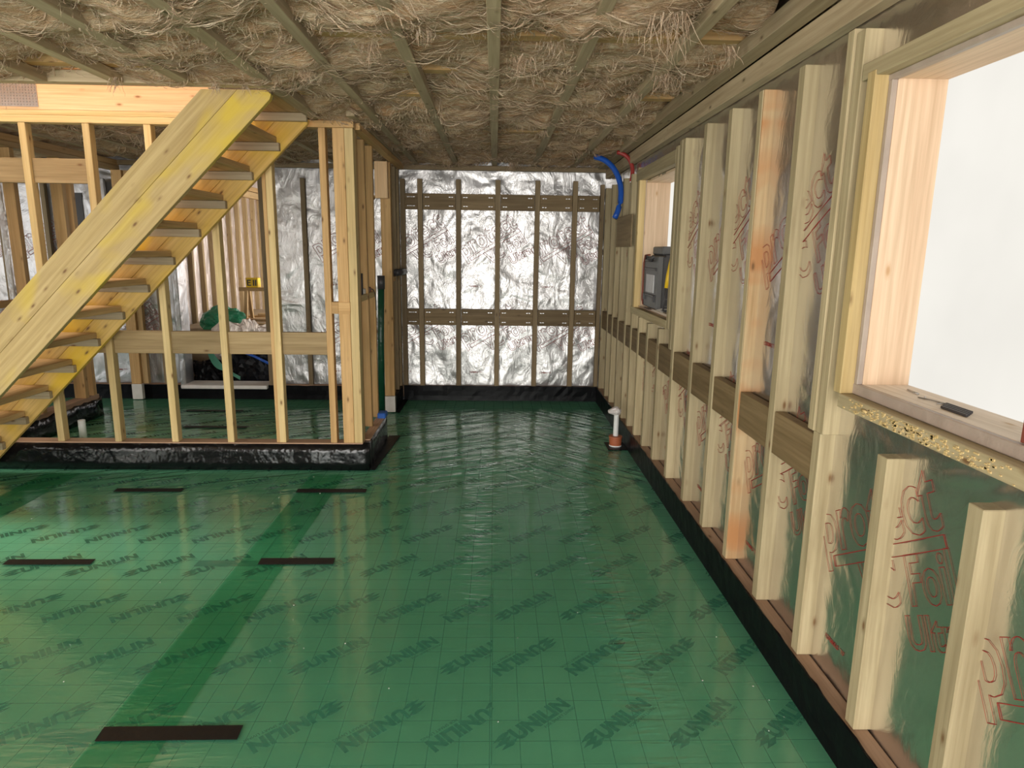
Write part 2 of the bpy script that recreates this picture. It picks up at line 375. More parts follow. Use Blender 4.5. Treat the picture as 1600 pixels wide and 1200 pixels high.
def logos(cells, xr, yr):
    vs_, fs = [], []
    for (cx, cy, up) in cells:
        a = math.radians(42 if up else 222); c, s = math.cos(a), math.sin(a); n = len(vs_)
        vs_ += [(cx+v[0]*c-v[1]*s, cy+v[0]*s+v[1]*c, -.0048) for v in LV]; fs += [tuple(i+n for i in f) for f in LF]
    bm = bmesh.new(); me = bpy.data.meshes.new('l'); me.from_pydata(vs_, [], fs); bm.from_mesh(me); bpy.data.meshes.remove(me)
    for co, no in (((xr[0], 0, 0), (-1, 0, 0)), ((xr[1], 0, 0), (1, 0, 0)), ((0, yr[0], 0), (0, -1, 0)), ((0, yr[1], 0), (0, 1, 0))):
        bmesh.ops.bisect_plane(bm, geom=bm.verts[:]+bm.edges[:]+bm.faces[:], plane_co=co, plane_no=no, clear_outer=True)
    me = bpy.data.meshes.new('board_lettering'); bm.to_mesh(me); bm.free()
    o = link('board_lettering', me, M_ink, floor); o['kind'] = 'stuff'
    o.location = -Vector(floor.location)
def row(x0, y, up, a, b): return [(x0+.289*k, y, up) for k in range(-24, 12) if a-.2 < x0+.289*k < b+.2]
R1 = []; [R1.extend(row(-.652, y, u, -5.2, 0)) for y, u in ((2.0, False), (2.39, True), (2.76, False))]; logos(R1, (-5.2, 0), (1.818, 3.008))
R1 = []; [R1.extend(row(.135, y, u, 0, 1.1)) for y, u in ((2.0, True), (2.388, False), (2.766, True))]; logos(R1, (0, 1.1), (1.818, 3.008))
R1 = []; [R1.extend(row(.1+.02*j, y, u, -5.2, 1.1)) for j, (y, u) in enumerate(((.84, False), (1.22, True), (1.61, False)))]; logos(R1, (-5.2, 1.1), (.616, 1.814))
for y0 in (3.162, 4.362, 5.562):
    R1 = []; [R1.extend(row(xx, y0+d, u, -5.2, 1.1)) for xx, d, u in ((.042, 0, True), (.22, .386, False), (.08, .768, True))]; logos(R1, (-5.2, 1.1), (y0-.15, y0+1.046))

def memb(u, v):
    amp = .0012+.004*np.clip((v-4.2)/.8, 0, 1)
    z = (fbm(u*1.2, v*3, 1.5, 3)-.45)*amp*2+amp*.5
    return u, v, z
me = grid_mesh(np.arange(-6.3, 1.151, .045), np.arange(-.6, 6.99, .045), memb)
mb = link('membrane', me, M_memb, floor); mb.location = -Vector(floor.location)
# overlapping strips, where a second sheet makes the green deeper
def lap(x0, x1, y0, y1):
    def fn(u, v):
        q = memb(u, v); return q[0], q[1], q[2]+.0022
    m = grid_mesh(np.linspace(x0, x1, 8), np.arange(y0, y1, .06), fn)
    o = link('membrane_lap', m, M_lap, floor); o.location = -Vector(floor.location)
lap(-1.292, -1.057, -.5, 4.6); lap(-3.15, -2.9, -.5, 4.6)

TP = [((-1.285, -.83, 1.915, 1.985), 'black tape strip nearest the camera, crossing the darker green overlap band', 'tape'),
      ((-2.456, -2.026, 3.146, 3.208), 'black tape strip on the green floor, at the left in the middle row', 'tape'),
      ((-1.190, -.813, 3.15, 3.224), 'black tape strip on the green floor, middle row beside the overlap band', 'tape'),
      ((-2.478, -2.042, 4.172, 4.236), 'black tape strip on the green floor below the stair, left of two near the partition', 'tape'),
      ((-1.296, -.842, 4.170, 4.240), 'black tape strip on the green floor in front of the partition corner post', 'tape')]
for (x0, x1, y0, y1), lb, c in TP:
    sk = .004
    o = prism('tape_strip', M_tape, [(x0, y0), (x1, y0+sk), (x1-.004, y1), (x0-.006, y1-sk)], 2, .0045, .0056)
    tag(o, lb, c, 'black tape strips across the board joints')
for (x0, x1, y0, y1), lb in (((-1.487, -1.287, 1.918, 1.984), 'tape under the membrane left of the nearest black strip'), ((-1.51, -1.192, 3.15, 3.208), 'tape under the membrane left of the middle strip'), ((-1.492, -1.298, 4.174, 4.232), 'tape under the membrane in front of the partition')):
    o = box('covered_tape', M_memb_tape, x0, x1, y0, y1, -.0046, -.0036, bev=0); tag(o, 'dim green-tinted ' + lb, 'tape', 'tape lengths showing through the membrane')
for (x0, x1, y, ) in ((-3.0, -2.45, 6.35), (-2.75, -2.2, 5.75)):
    o = box('tape_strip', M_tape, x0, x1, y, y+.06, .008, .0095, bev=0); tag(o, 'thin black tape strip on the floor beyond the partition, ' + ('the farther' if y > 6 else 'the nearer'), 'tape', 'tape strips beyond the partition')

# ------------------------------------------------------------------ shells
def crinkled(U, V, X=None, Y=None, amp=.008, sx=1., holes=(), name='wall', mat=None):
    def fn(u, v):
        d = (fbm(u*5*sx, v*2.5, 3.3, 4)-.47)*amp*2.2 + np.abs(fbm(u*9+v*5, v*4-u*3, 8.1, 3)-.45)*amp*1.6
        return (X+d*.8, u, v) if X is not None else (u, Y+d, v)
    def mk(cu, cv):
        m = np.ones_like(cu, bool)
        for a, b, c, e in holes: m &= ~((cu > a) & (cu < b) & (cv > c) & (cv < e))
        return m
    me = grid_mesh(U, V, fn, mk); return link(name, me, mat)
def span(*edges, step=.03):
    out = []
    for a, b in zip(edges, edges[1:]): n = max(1, round((b-a)/step)); out += list(np.linspace(a, b, n+1)[:-1])
    return np.array(out+[edges[-1]])
# right wall (foil plane X=1.155), holes for the two windows
W1 = (.55, 2.065, 1.146, 2.105); W2 = (4.26, 5.33, 1.15, 2.14)
wr = crinkled(span(-3, .55, 2.065, 4.26, 5.33, 7.02, step=.04), span(0, 1.146, 2.105, 2.45, step=.04), X=1.155, amp=.006, name='wall_right', mat=M_foil_right,
              holes=((W1[0], W1[1], W1[2], W1[3]), (W2[0], W2[1], 1.146, 2.105)))
tag(wr, 'right-hand stud wall covered in silver vapour foil with red printing', 'wall', kind='structure')
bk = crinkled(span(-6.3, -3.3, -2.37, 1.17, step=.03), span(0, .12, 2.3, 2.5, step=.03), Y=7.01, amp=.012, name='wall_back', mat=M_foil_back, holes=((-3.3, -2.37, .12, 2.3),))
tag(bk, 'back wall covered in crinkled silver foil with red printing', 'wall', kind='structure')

def child(name, mat, *a, parent, **k): return box(name, mat, *a, parent=parent, **k)
# battens of the right wall: (near edge Y, bottom, top)
RB = [(.62, .155, 1.02), (1.0, .155, 1.02), (1.385, .155, 1.02), (1.76, .155, 1.02), (2.146, .155, .985), (2.53, .155, 2.245), (2.905, .155, 2.245), (3.275, .155, 2.245), (3.65, .155, 2.245), (4.05, .155, 2.235),
      (4.43, .155, 1.075), (4.76, .155, 1.075), (5.06, .155, 1.09), (5.34, .155, 2.22), (5.60, .155, 2.2), (5.93, .155, 2.2), (6.22, .155, 2.2), (6.50, .155, 2.2), (6.88, .155, 2.2), (.2, .155, 2.245), (-.2, .155, 2.245)]
for i, (y, a, b) in enumerate(RB):
    m = W_orange if abs(y-2.905) < .01 else W_batten[2]
    if m is W_orange:
        o = child('batten', m, 1.106, 1.16, y+.002, y+.05, a, b, parent=wr, rot=wob())
        o['label'] = 'batten with orange heartwood streak'
        child('batten', W_batten[2], 1.104, 1.112, y+.010, y+.052, a, b, parent=wr)
    else: child('batten', m, 1.104, 1.16, y, y+.05, a, b, parent=wr, rot=wob(.002))
    if y < 6.8 and .5 < y:
        nxt = min([q[0] for q in RB if q[0] > y]+[6.95])
        if y >= 2.1: child('noggin', W_brown[1], 1.109, 1.15, y+.052, nxt-.002, .80, .972+random.uniform(-.006, .006), parent=wr)
# trimmers and rails of the near window
child('batten', W_batten[2], 1.102, 1.16, 2.13, 2.178, .985, 2.245, parent=wr)
child('batten', W_batten[2], 1.096, 1.16, 2.185, 2.225, .985, 2.26, parent=wr)
child('window_trimmer', W_pale[2], 1.098, 1.15, 2.042, 2.085, 1.147, 2.108, parent=wr)
child('window_rail', W_batten[1], 1.10, 1.152, .3, 2.055, 1.102, 1.146, parent=wr)
child('window_rail', W_batten[1], 1.10, 1.152, .3, 2.12, 2.093, 2.14, parent=wr)
child('window_trimmer', W_batten[2], 1.10, 1.15, .5, .545, 1.147, 2.09, parent=wr)
# far window framing
child('window_trimmer', W_batten[2], 1.10, 1.16, 4.19, 4.245, 1.10, 2.215, parent=wr)
child('window_trimmer', W_batten[2], 1.10, 1.16, 4.11, 4.16, .98, 2.235, parent=wr)
child('window_trimmer', W_pale[2], 1.10, 1.15, 5.27, 5.325, 1.15, 2.12, parent=wr)
child('window_rail', W_batten[1], 1.10, 1.152, 4.25, 5.40, 1.095, 1.150, parent=wr)
child('window_rail', W_batten[1], 1.10, 1.152, 4.25, 5.40, 2.118, 2.20, parent=wr)
child('patch_board', W_dull[1], 1.094, 1.104, 5.48, 6.15, 1.62, 1.88, parent=wr)
child('ceiling_ribbon', W_ceil[1], 1.100, 1.15, -2, 6.93, 2.293, 2.378, parent=wr)
child('sole_plate', W_sole[1], 1.092, 1.152, -2, 6.94, .04, .154, parent=wr)
# back wall timbers
for i, x in enumerate((-.785, -.40, .0, .40, .782)):
    child('batten', W_dull[2], x-.004, x+.046, 6.952, 6.998, .155, 2.27, parent=bk, rot=wob(.0025))
xs = [-.915, -.785, -.40, .0, .40, .782, 1.06]
for a, b in zip(xs, xs[1:]):
    a2 = a+.05 if a > -.9 else a
    for z0, z1 in ((.803, .971), (1.973, 2.13)):
        child('noggin', W_brown[0], a2, b-.006, 6.957, 6.998, z0, z1, parent=bk)
        bm = bmesh.new()
        for xx in (a2+.03, a2+.055, b-.04, b-.065):
            for zz in (z0+.035, z1-.035): bxm(bm, xx-.009, xx+.009, 6.9545, 6.9575, zz-.003, zz+.003)
        me = finish(bm); o = link('nail', me, M_steel, bk); o['kind'] = 'stuff'; o.location = -Vector(bk.location)
child('batten', W_dull[2], -.965, -.915, 6.955, 7.0, .155, 2.27, parent=bk)
child('batten', W_dull[2], 1.06, 1.10, 6.945, 7.0, .155, 2.24, parent=bk)
for x in (-1.52, -1.94, -2.355, -3.45, -4.05, -4.5, -4.95, -5.4): child('batten', W_dull[2], x-.02, x+.025, 6.955, 7.0, .155, 2.26, parent=bk, rot=wob(.003))
child('head_batten', W_dull[0], -6.2, 1.10, 6.905, 6.955, 2.354, 2.399, parent=bk)
child('sole_plate', W_sole[0], -2.37, 1.09, 6.95, 7.0, .04, .156, parent=bk)
child('sole_plate', W_sole[0], -6.2, -3.3, 6.95, 7.0, .04, .156, parent=bk)

# red outlined print on the foil
OUT = .0013
PV, PF = [], []
def addtext(s, size, x, y, width):
    V, Fc = text_mesh(s, size, size*.018, OUT); V[:, 0] -= V[:, 0].min(); V[:, 0] *= width/V[:, 0].max(); V[:, 0] += x; V[:, 1] += y
    n = len(PV); PV.extend([tuple(v) for v in V]); PF.extend([tuple(i+n for i in f) for f in Fc])
def barline(x0, y0, x1, y1, w_=.0011):
    d = Vector((x1-x0, y1-y0, 0)).normalized(); nn = Vector((-d.y, d.x, 0))*w_; n = len(PV)
    for z in (-w_, w_):
        for (px, py, s) in ((x0, y0, 1), (x1, y1, 1), (x1, y1, -1), (x0, y0, -1)): PV.append((px+nn.x*s, py+nn.y*s, z))
    PF.extend([tuple(n+i for i in q) for q in ((0, 1, 2, 3), (4, 5, 6, 7), (0, 1, 5, 4), (2, 3, 7, 6))])
def build_print(o_):
    global OUT, PV, PF
    OUT = o_; PV, PF = [], []
    addtext('protect', .265, 0, .0, .64); addtext('VC Foil', .19, .19, -.185, .45); addtext('Ultra', .125, .395, -.30, .25)
    for q in ((.05, -.018, .635, -.018), (.635, -.018, .635, -.053), (.635, -.053, .05, -.053), (.05, -.053, .05, -.018)): barline(*q, o_)
    a_ = np.array(PV); a_[:, 2] *= .6; return a_, list(PF)
TV_, TF_ = text_mesh('127080LS *17', .022, .0006); 
def fd(u, v, sx, amp): # foil relief, as in crinkled()
    return (fbm(u*5*sx, v*2.5, 3.3, 4)-.47)*amp*2.2+np.abs(fbm(u*9+v*5, v*4-u*3, 8.1, 3)-.45)*amp*1.6
def lay(places, parent, kind):
    PVn, PF = build_print(.0022 if kind == 'back' else .0010)
    a = math.radians(31); c, s = math.cos(a), math.sin(a); Vx, Fs = [], []; n = 0
    for (x, z) in places:
        px, py = PVn[:, 0]-.635, PVn[:, 1]+.018
        U = np.concatenate([x+px*c-py*s, x-.50+TV_[:, 0]]); Z = np.concatenate([z+px*s+py*c, z-.60+TV_[:, 1]]); O = np.concatenate([PVn[:, 2], TV_[:, 2]*0])
        if kind == 'back': P = np.stack([U, 7.01+fd(U, Z, 1, .012)-.009+O, Z], 1)
        else: P = np.stack([1.155+fd(-U, Z, 1, .006)*.8-.002+O, -U, Z], 1)
        Vx.append(P); Fs += [tuple(i+n for i in f) for f in PF]+[tuple(i+n+len(PVn) for i in f) for f in TF_]; n += len(P)
    flag(np.concatenate(Vx), Fs, 'foil_lettering', M_redink2 if kind == 'back' else M_redink, parent, 'stuff')
lay([(.235+.747*k, z) for k in range(-9, 2) for z in (.89, 1.80) if not (-3.4 < .235+.747*k < -2.0)], bk, 'back')
lay([(-(1.566+.747*k), z) for k in range(-1, 7) for z in (.881, 1.796) if not (z > 1.2 and (k < 1 or k in (5, 4)))], wr, 'right')

# black damp proof strips (skirtings)
def skirting(name, x0, x1, y0, y1, z1, label, bulge=.006, crumple=0.0, mat=None):
    n = max(2, int(max(x1-x0, y1-y0)/.05)); along_x = (x1-x0) > (y1-y0); bm = bmesh.new()
    L0, L1 = (x0, x1) if along_x else (y0, y1); T0, T1 = (y0, y1) if along_x else (x0, x1); rings = []
    for i in range(n+1):
        u = L0+(L1-L0)*i/n; r = []
        prof = [(T0, 0), (T0, z1*.33), (T0, z1*.66), (T0, z1), (T1, z1), (T1, z1*.66), (T1, z1*.33), (T1, 0)]
        for j, (t_, z) in enumerate(prof):
            q = (random.random()-.3)*(bulge+crumple) if 0 < i < n else 0
            t2 = t_ - q if j < 4 else t_ + q
            if j in (0, 7): t2 = t_-.004 if j == 0 else t_+.004
            z2 = z+(random.random()-.5)*.006*(z > 0)+(random.random()-.2)*crumple*(z > .1)
            r.append(bm.verts.new((u, t2, z2) if along_x else (t2, u, z2)))
        rings.append(r)
    for i in range(n):
        for j in range(8): bm.faces.new((rings[i][j], rings[i+1][j], rings[i+1][(j+1) % 8], rings[i][(j+1) % 8]))
    bm.faces.new(rings[0]); bm.faces.new(rings[-1][::-1])
    o = link(name, finish(bm, smooth=True if mat else False), mat or M_black); tag(o, label, 'skirting', kind='structure'); return o
skirting('baseboard_right', 1.088, 1.0935, -1.5, 6.95, .158, 'long black damp proof strip along the foot of the right wall', .003)
skirting('baseboard_back', -.96, 1.09, 6.938, 6.948, .160, 'black damp proof strip along the foot of the back wall', .004)
skirting('baseboard_far', -6.2, -1.07, 6.93, 6.945, .150, 'black damp proof strip below the back wall beyond the partition', .004)
skirting('baseboard_front', -5.4, -.900, 4.632, 4.745, .193, 'black damp proof wrap around the foot of the stair-side partition', .006, mat=M_black2)
skirting('baseboard_return', -.985, -.903, 4.75, 5.47, .193, 'black damp proof wrap around the partition return beside the passage', .006, mat=M_black2)
skirting('baseboard_stub', -1.055, -.965, 6.42, 6.93, .165, 'black damp proof wrap around the foot of the short wall stub', .004)
skirting('baseboard_left', -3.83, -3.70, 4.75, 6.22, .165, 'crumpled black damp proof wrap around the foot of the left room wall', .012, .03, mat=M_black2)
o = prism('floor_flap', M_black, [(-.905, 4.64), (-.86, 4.62), (-.80, 5.53), (-.90, 5.53)], 2, .006, .010); tag(o, 'black membrane flap lying on the floor beside the partition return', 'membrane flap')
o = prism('floor_flap', M_black, [(-.962, 6.36), (-.925, 6.35), (-.915, 6.93), (-.96, 6.93)], 2, .008, .012); tag(o, 'black membrane flap lying on the floor beside the wall stub', 'membrane flap')

box('head_board', W_ceil[1], 1.156, 1.20, -3, 7.0, 2.44, 2.70, wr); box('head_board', W_dull[0], -6.3, 1.17, 7.03, 7.07, 2.44, 2.70, bk)
# windows: liner boards + translucent film
def window(name, y0, y1, z0, z1, xo, label):
    r = empty(name, (1.3, (y0+y1)/2, z0)); tag(r, label, 'window', kind='structure')
    box('pane', M_film, xo, xo+.004, y0-.0, y1+.0, z0, z1, r, 0)
    t = .018
    box('liner_board', W_liner[2], 1.155, xo+.03, y1, y1+t, z0-t, z1+t, r); box('liner_board', W_liner[2], 1.155, xo+.03, y0-t, y0, z0-t, z1+t, r)
    box('liner_board', W_liner[1], 1.155, xo+.03, y0, y1, z1, z1+t, r); box('sill_board', W_sill, 1.155, xo+.03, y0, y1, z0-t, z0, r)
    return r
w1 = window('window_1', .55, 2.018, 1.181, 2.078, 1.30, 'large near window opening lined with peach timber and covered by daylit film')
box('sealing_strip', M_lip, 1.138, 1.156, .5, 2.062, 1.147, 1.181, w1, .004); box('sealing_strip', M_lip, 1.138, 1.156, .5, 2.062, 2.076, 2.094, w1, .003)
box('sealing_strip', M_lip, 1.138, 1.156, 2.02, 2.040, 1.18, 2.078, w1, .004)
w2 = window('window_2', 4.27, 5.27, 1.17, 2.10, 1.34, 'smaller far window opening lined with warm timber above the mid rail')

box('sill_packer', W_liner[1], 1.14, 1.34, 4.27, 5.27, 1.128, 1.1515, w2); box('sealing_strip', M_lip, 1.140, 1.156, 5.272, 5.33, 1.15, 2.12, w2)
# ------------------------------------------------------------------ ceiling
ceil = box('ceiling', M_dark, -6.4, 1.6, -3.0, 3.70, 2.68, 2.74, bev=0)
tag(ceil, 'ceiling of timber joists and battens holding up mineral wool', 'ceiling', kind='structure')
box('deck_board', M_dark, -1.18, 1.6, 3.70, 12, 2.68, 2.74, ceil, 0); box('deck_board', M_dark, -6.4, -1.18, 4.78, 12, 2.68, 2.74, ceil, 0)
for x in (-.012, .375, .775, -.39, -.785): box('ceiling_batten', W_ceil[1], x-.026, x+.026, -2.5, 6.94, 2.40, 2.448, ceil, rot=(0, 0, random.uniform(-.0015, .0015)))
for x, w_ in ((-1.175, .076), (-1.60, .07), (-1.955, .06), (-2.34, .06), (-2.74, .06), (-3.14, .06), (-3.54, .06), (-3.94, .06), (-4.34, .06)):
    box('ceiling_batten', W_ceil[1], x-w_/2, x+w_/2, -2.5, 3.72 if x < -1.3 else 4.62, 2.40, 2.448, ceil)
    if x < -1.3: box('ceiling_batten', W_ceil[1], x-.025, x+.025, 4.78, 6.9, 2.402, 2.448, ceil)
box('ceiling_batten', W_ceil[1], -.955, -.90, 4.5, 6.94, 2.402, 2.448, ceil)
box('ceiling_batten', W_ceil[1], 1.02, 1.098, -2.5, 6.9, 2.382, 2.45, ceil)
box('opening_header', W_ceil[0], -5.2, -1.215, 3.722, 3.79, 2.402, 2.46, ceil)
for y in (-1.2, -.6, 0, .6, 1.2, 1.8, 2.44, 3.02, 3.585, 4.12, 4.70, 5.30, 5.90, 6.50):
    x0 = -1.14 if 3.7 < y < 4.75 else -6.2
    box('joist_flange', W_pine[0], x0, 1.1, y-.035, y+.035, 2.452, 2.498, ceil, 0)
    box('joist_web', W_tread[0], x0, 1.1, y-.012, y+.012, 2.498, 2.68, ceil, 0)
def wool_z(u, v):
    jy = np.abs(((v-.02) % .588)-.294)/.294          # 1 at a joist line
    z = 2.462-.055*np.clip(1.15-jy, 0, 1)**.5
    z -= (fbm(u*2.4, v*4.2, 0.5, 3)-.45)*.26 + (fbm(u*6, v*17, 4.4, 3)-.45)*.05 - np.abs(fbm(u*5+v*2, v*9, 6.1, 3)-.45)*.10
    rec = np.zeros_like(z)
    for jy_, xa, xb in ((3.02, .38, 1.02), (3.02, -.75, -.3), (3.585, -3.2, -.95), (4.12, .8, 1.0), (5.90, .02, .3)):
        rec = np.maximum(rec, np.clip(1.3-np.abs(v-jy_+.06)/.10, 0, 1)*np.clip(1.2-np.abs(u-(xa+xb)/2)/((xb-xa)/2)*1.0, 0, 1)*np.clip(fbm(u*3, v*3, 2.2, 3)*4-.9, 0, 1))
    z = z+rec*.14
    hole = np.clip((vnoise(u*2.1+9, v*2.3+4, 7.7)-.78)*8, 0, 1)
    z = np.clip(z, 2.352, 2.56)+hole*.13
    for bx in (-.012, .375, .775, -.39, -.785, -1.175, -1.6, -1.955, -2.34, -2.74):
        k = np.clip(1.6-np.abs(u-bx)/.03, 0, 1); z = z*(1-k)+np.maximum(z, 2.405+.02*np.sin(v*9+bx*50))*k
    return z
def wmask(cu, cv): return ~((cu < -1.215) & (cv > 3.73) & (cv < 4.77))
wl = link('mineral_wool', grid_mesh(np.arange(-5.6, 1.05, .022), np.arange(-1.2, 6.97, .022), lambda u, v: (u, v, wool_z(u, v)), wmask), M_wool, ceil)
wl.location = -Vector(ceil.location); wl['kind'] = 'stuff'
# loose fibres and hanging tufts as thin ribbons
def ribbons(P0, D0, L, W, curl, seg=7, sag=.0):
    n = len(P0); P = P0.copy(); D = D0/np.linalg.norm(D0, axis=1, keepdims=True); pts = [P.copy()]
    for k in range(seg-1):
        D = D+RNG.normal(0, curl, (n, 3)); D[:, 2] -= sag; D /= np.linalg.norm(D, axis=1, keepdims=True)
        P = P+D*(L/(seg-1))[:, None]; pts.append(P.copy())
    pts = np.stack(pts, 1); t = np.gradient(pts, axis=1); side = np.cross(t, RNG.normal(0, 1, (n, 1, 3))); side /= np.linalg.norm(side, axis=2, keepdims=True)+1e-9
    wd = W[:, None, None]*(1-np.linspace(0, .8, seg))[None, :, None]
    A = pts+side*wd; B = pts-side*wd; V = np.stack([A, B], 2).reshape(-1, 3)
    i = (np.arange(n)[:, None]*seg+np.arange(seg-1)[None, :]).reshape(-1)*2
    return V, np.stack([i, i+1, i+3, i+2], 1)
def swirl(n, L, W, off, seg=9, yb=1.15):
    x = RNG.uniform(-3.4, 1.0, n); y = 1.9+5.0*RNG.random(n)**yb; ok = wmask(x, y); x, y = x[ok], y[ok]; n = len(x)
    side = RNG.choice([-1, 1], n); L = RNG.uniform(*L, n); W = RNG.uniform(*W, n)*(.6+.12*y); pts = []; z0 = RNG.uniform(off[0], off[1], n); ph = RNG.uniform(0, 6.28, n)
    for k in range(seg):
        t = k/(seg-1); z = wool_z(x, y)-z0*np.sin(math.pi*(.12+.88*t)+.2)-.002
        pts.append(np.stack([x, y, z], 1))
        a = (fbm(x*2.6, y*2.6, 9.9, 2)-.42)*11+np.sin(ph+t*2.5)*.35
        x = x+np.cos(a)*side*L/(seg-1)*1.25; y = y+np.sin(a)*side*L/(seg-1)*.8
    pts = np.stack(pts, 1); tt = np.gradient(pts, axis=1); up = np.zeros_like(pts); up[..., 2] = 1; up[..., :2] = RNG.normal(0, .5, (n, 1, 2))
    sd = np.cross(tt, up); sd /= np.linalg.norm(sd, axis=2, keepdims=True)+1e-9
    pr = np.sin(np.linspace(.15, 3.0, seg))[None, :, None]; wd = W[:, None, None]*pr
    V = np.stack([pts+sd*wd, pts-sd*wd], 2).reshape(-1, 3); i = (np.arange(n)[:, None]*seg+np.arange(seg-1)[None, :]).reshape(-1)*2
    return V, np.stack([i, i+1, i+3, i+2], 1)
Va, Fa = swirl(16000, (.05, .22), (.0010, .0034), (.0, .03))
Vc, Fc_ = swirl(9000, (.03, .12), (.0005, .0012), (.01, .05))
Fa = np.concatenate([Fa, Fc_+len(Va)]); Va = np.concatenate([Va, Vc])
tufts = [(.62, 2.55, .17, 70, .16), (.46, 2.62, .07, 30, .1), (.80, 3.35, .10, 80, .14), (.72, 3.75, .07, 50, .1), (-.28, 2.75, .06, 40, .1), (.22, 2.9, .05, 30, .12), (-.52, 2.95, .09, 40, .1), (.15, 6.6, .1, 80, .12), (.2, 6.75, .08, 50, .1), (.33, 4.9, .05, 30, .06),
         (-1.9, 3.6, .08, 30, .05), (-1.45, 3.7, .06, 20, .05), (-1.3, 3.72, .05, 20, .05), (-2.3, 3.3, .1, 50, .1), (-.9, 3.4, .07, 40, .1), (.1, 3.1, .1, 50, .12), (.95, 2.9, .08, 30, .05), (-2.2, 5.5, .12, 90, .2), (-1.7, 5.2, .12, 90, .2), (-2.7, 5.4, .1, 70, .2)]
TPx, TD, TL, TW = [], [], [], []
for (tx, ty, ln, cnt, rad) in tufts:
    for _ in range(cnt):
        a, b = random.gauss(tx, rad*.25), random.gauss(ty, rad*.2); TPx.append((a, b, 2.40)); TD.append((random.gauss(0, .25), random.gauss(0, .15), -1)); TL.append(ln*random.uniform(.4, 1.25)); TW.append(random.uniform(.0008, .003))
Vb, Fb = ribbons(np.array(TPx), np.array(TD), np.array(TL), np.array(TW), .22, sag=.05)
Vall = np.concatenate([Va, Vb]); Fall = np.concatenate([Fa, Fb+len(Va)])
me = bpy.data.meshes.new('fibres'); me.from_pydata(Vall.tolist(), [], Fall.tolist()); me.update()
o = link('wool_fibres', me, M_fibre, ceil); o.location = -Vector(ceil.location); o['kind'] = 'stuff'

# ------------------------------------------------------------------ partition between the stair and the left room
pt = empty('wall_partition', (-2.3, 4.66, 0)); tag(pt, 'open timber stud partition behind the stair with a short return', 'wall', kind='structure')
Y0, Y1 = 4.642, 4.705
box('sole_plate', W_sole[0], -5.2, -.945, 4.638, 4.74, .195, .203, pt, .001)
for x in (-4.31, -3.91, -3.51, -3.105, -2.70, -2.302, -1.908, -1.535):
    box('stud', W_pale[2], x, x+.046, Y0, Y1, .204, 2.354, pt, rot=wob(.003))
box('stud', W_pine[2], -1.560, -1.537, Y0+.005, Y1, .204, 2.354, pt)
box('stud', W_pine[2], -1.172, -1.128, Y0, Y1, .204, 2.354, pt)
o = box('corner_post', W_pine[2], -1.080, -1.004, Y0, Y1+.02, .204, 2.354, pt); box('corner_post', W_pale[2], -1.002, -.945, Y0, Y1+.02, .204, 2.354, pt)
box('noggin', W_pine[0], -1.128, -1.082, Y0-.002, Y1, 1.132, 1.214, pt); box('noggin', W_pine[0], -1.08, -1.0, Y0-.01, Y0, 1.132, 1.214, pt)
xs = [-4.31, -3.91, -3.51, -3.105, -2.70, -2.302, -1.908, -1.535, -1.172]
for a, b in zip(xs, xs[1:]):
    box('noggin', W_rail[0], a+.048, b-.002, Y1-.038, Y1-.001, .84, .997, pt)
    if b < -2.5: box('noggin', W_rail[0], a+.048, b-.002, Y1-.04, Y1-.001, 1.978, 2.135, pt)
box('top_plate', W_pale[0], -5.2, -1.26, Y0-.004, Y1+.01, 2.355, 2.398, pt); box('top_plate', W_pale[0], -5.2, -1.26, Y0, Y1+.01, 2.400, 2.432, pt)
box('top_plate', W_pine[0], -1.255, -.94, Y0-.004, Y1+.01, 2.355, 2.398, pt)
box('rim_beam', W_fresh[0], -5.2, -1.10, 4.645, 4.69, 2.434, 2.66, pt)
npl = box('nail_plate', M_steel, -3.22, -2.96, 4.641, 4.6445, 2.45, 2.60, pt, 0); npl['label'] = 'galvanised nail plate'
bm = bmesh.new()
for i in range(13):
    for j in range(8): bxm(bm, -3.21+i*.0195, -3.202+i*.0195, 4.637, 4.641, 2.458+j*.0175, 2.466+j*.0175)
o = link('plate_teeth', finish(bm), M_steel, npl); o['kind'] = 'stuff'; o.location = -Vector((-3.09, 4.64275, 2.525))
box('packer', W_tread[0], -1.17, -.975, 4.642, 4.70, 2.442, 2.50, pt); box('packer', W_orange, -1.17, -1.06, 4.645, 4.70, 2.40, 2.44, pt); box('packer', W_orange, -1.055, -.965, 4.645, 4.70, 2.40, 2.44, pt)
# return wall
box('sole_plate', W_sole[1], -.978, -.91, 4.74, 5.46, .195, .203, pt, .001)
for y in (4.80, 5.10, 5.40): box('stud', W_pine[2], -1.018, -.961, y, y+.045, .204, 2.354, pt, rot=wob(.003))
for a, b in ((4.845, 5.10), (5.145, 5.40)): box('noggin', W_pale[1], -1.016, -.965, a+.002, b-.002, 1.20, 1.245, pt)
box('top_plate', W_pine[1], -.978, -.912, 4.72, 6.94, 2.356, 2.399, pt); 
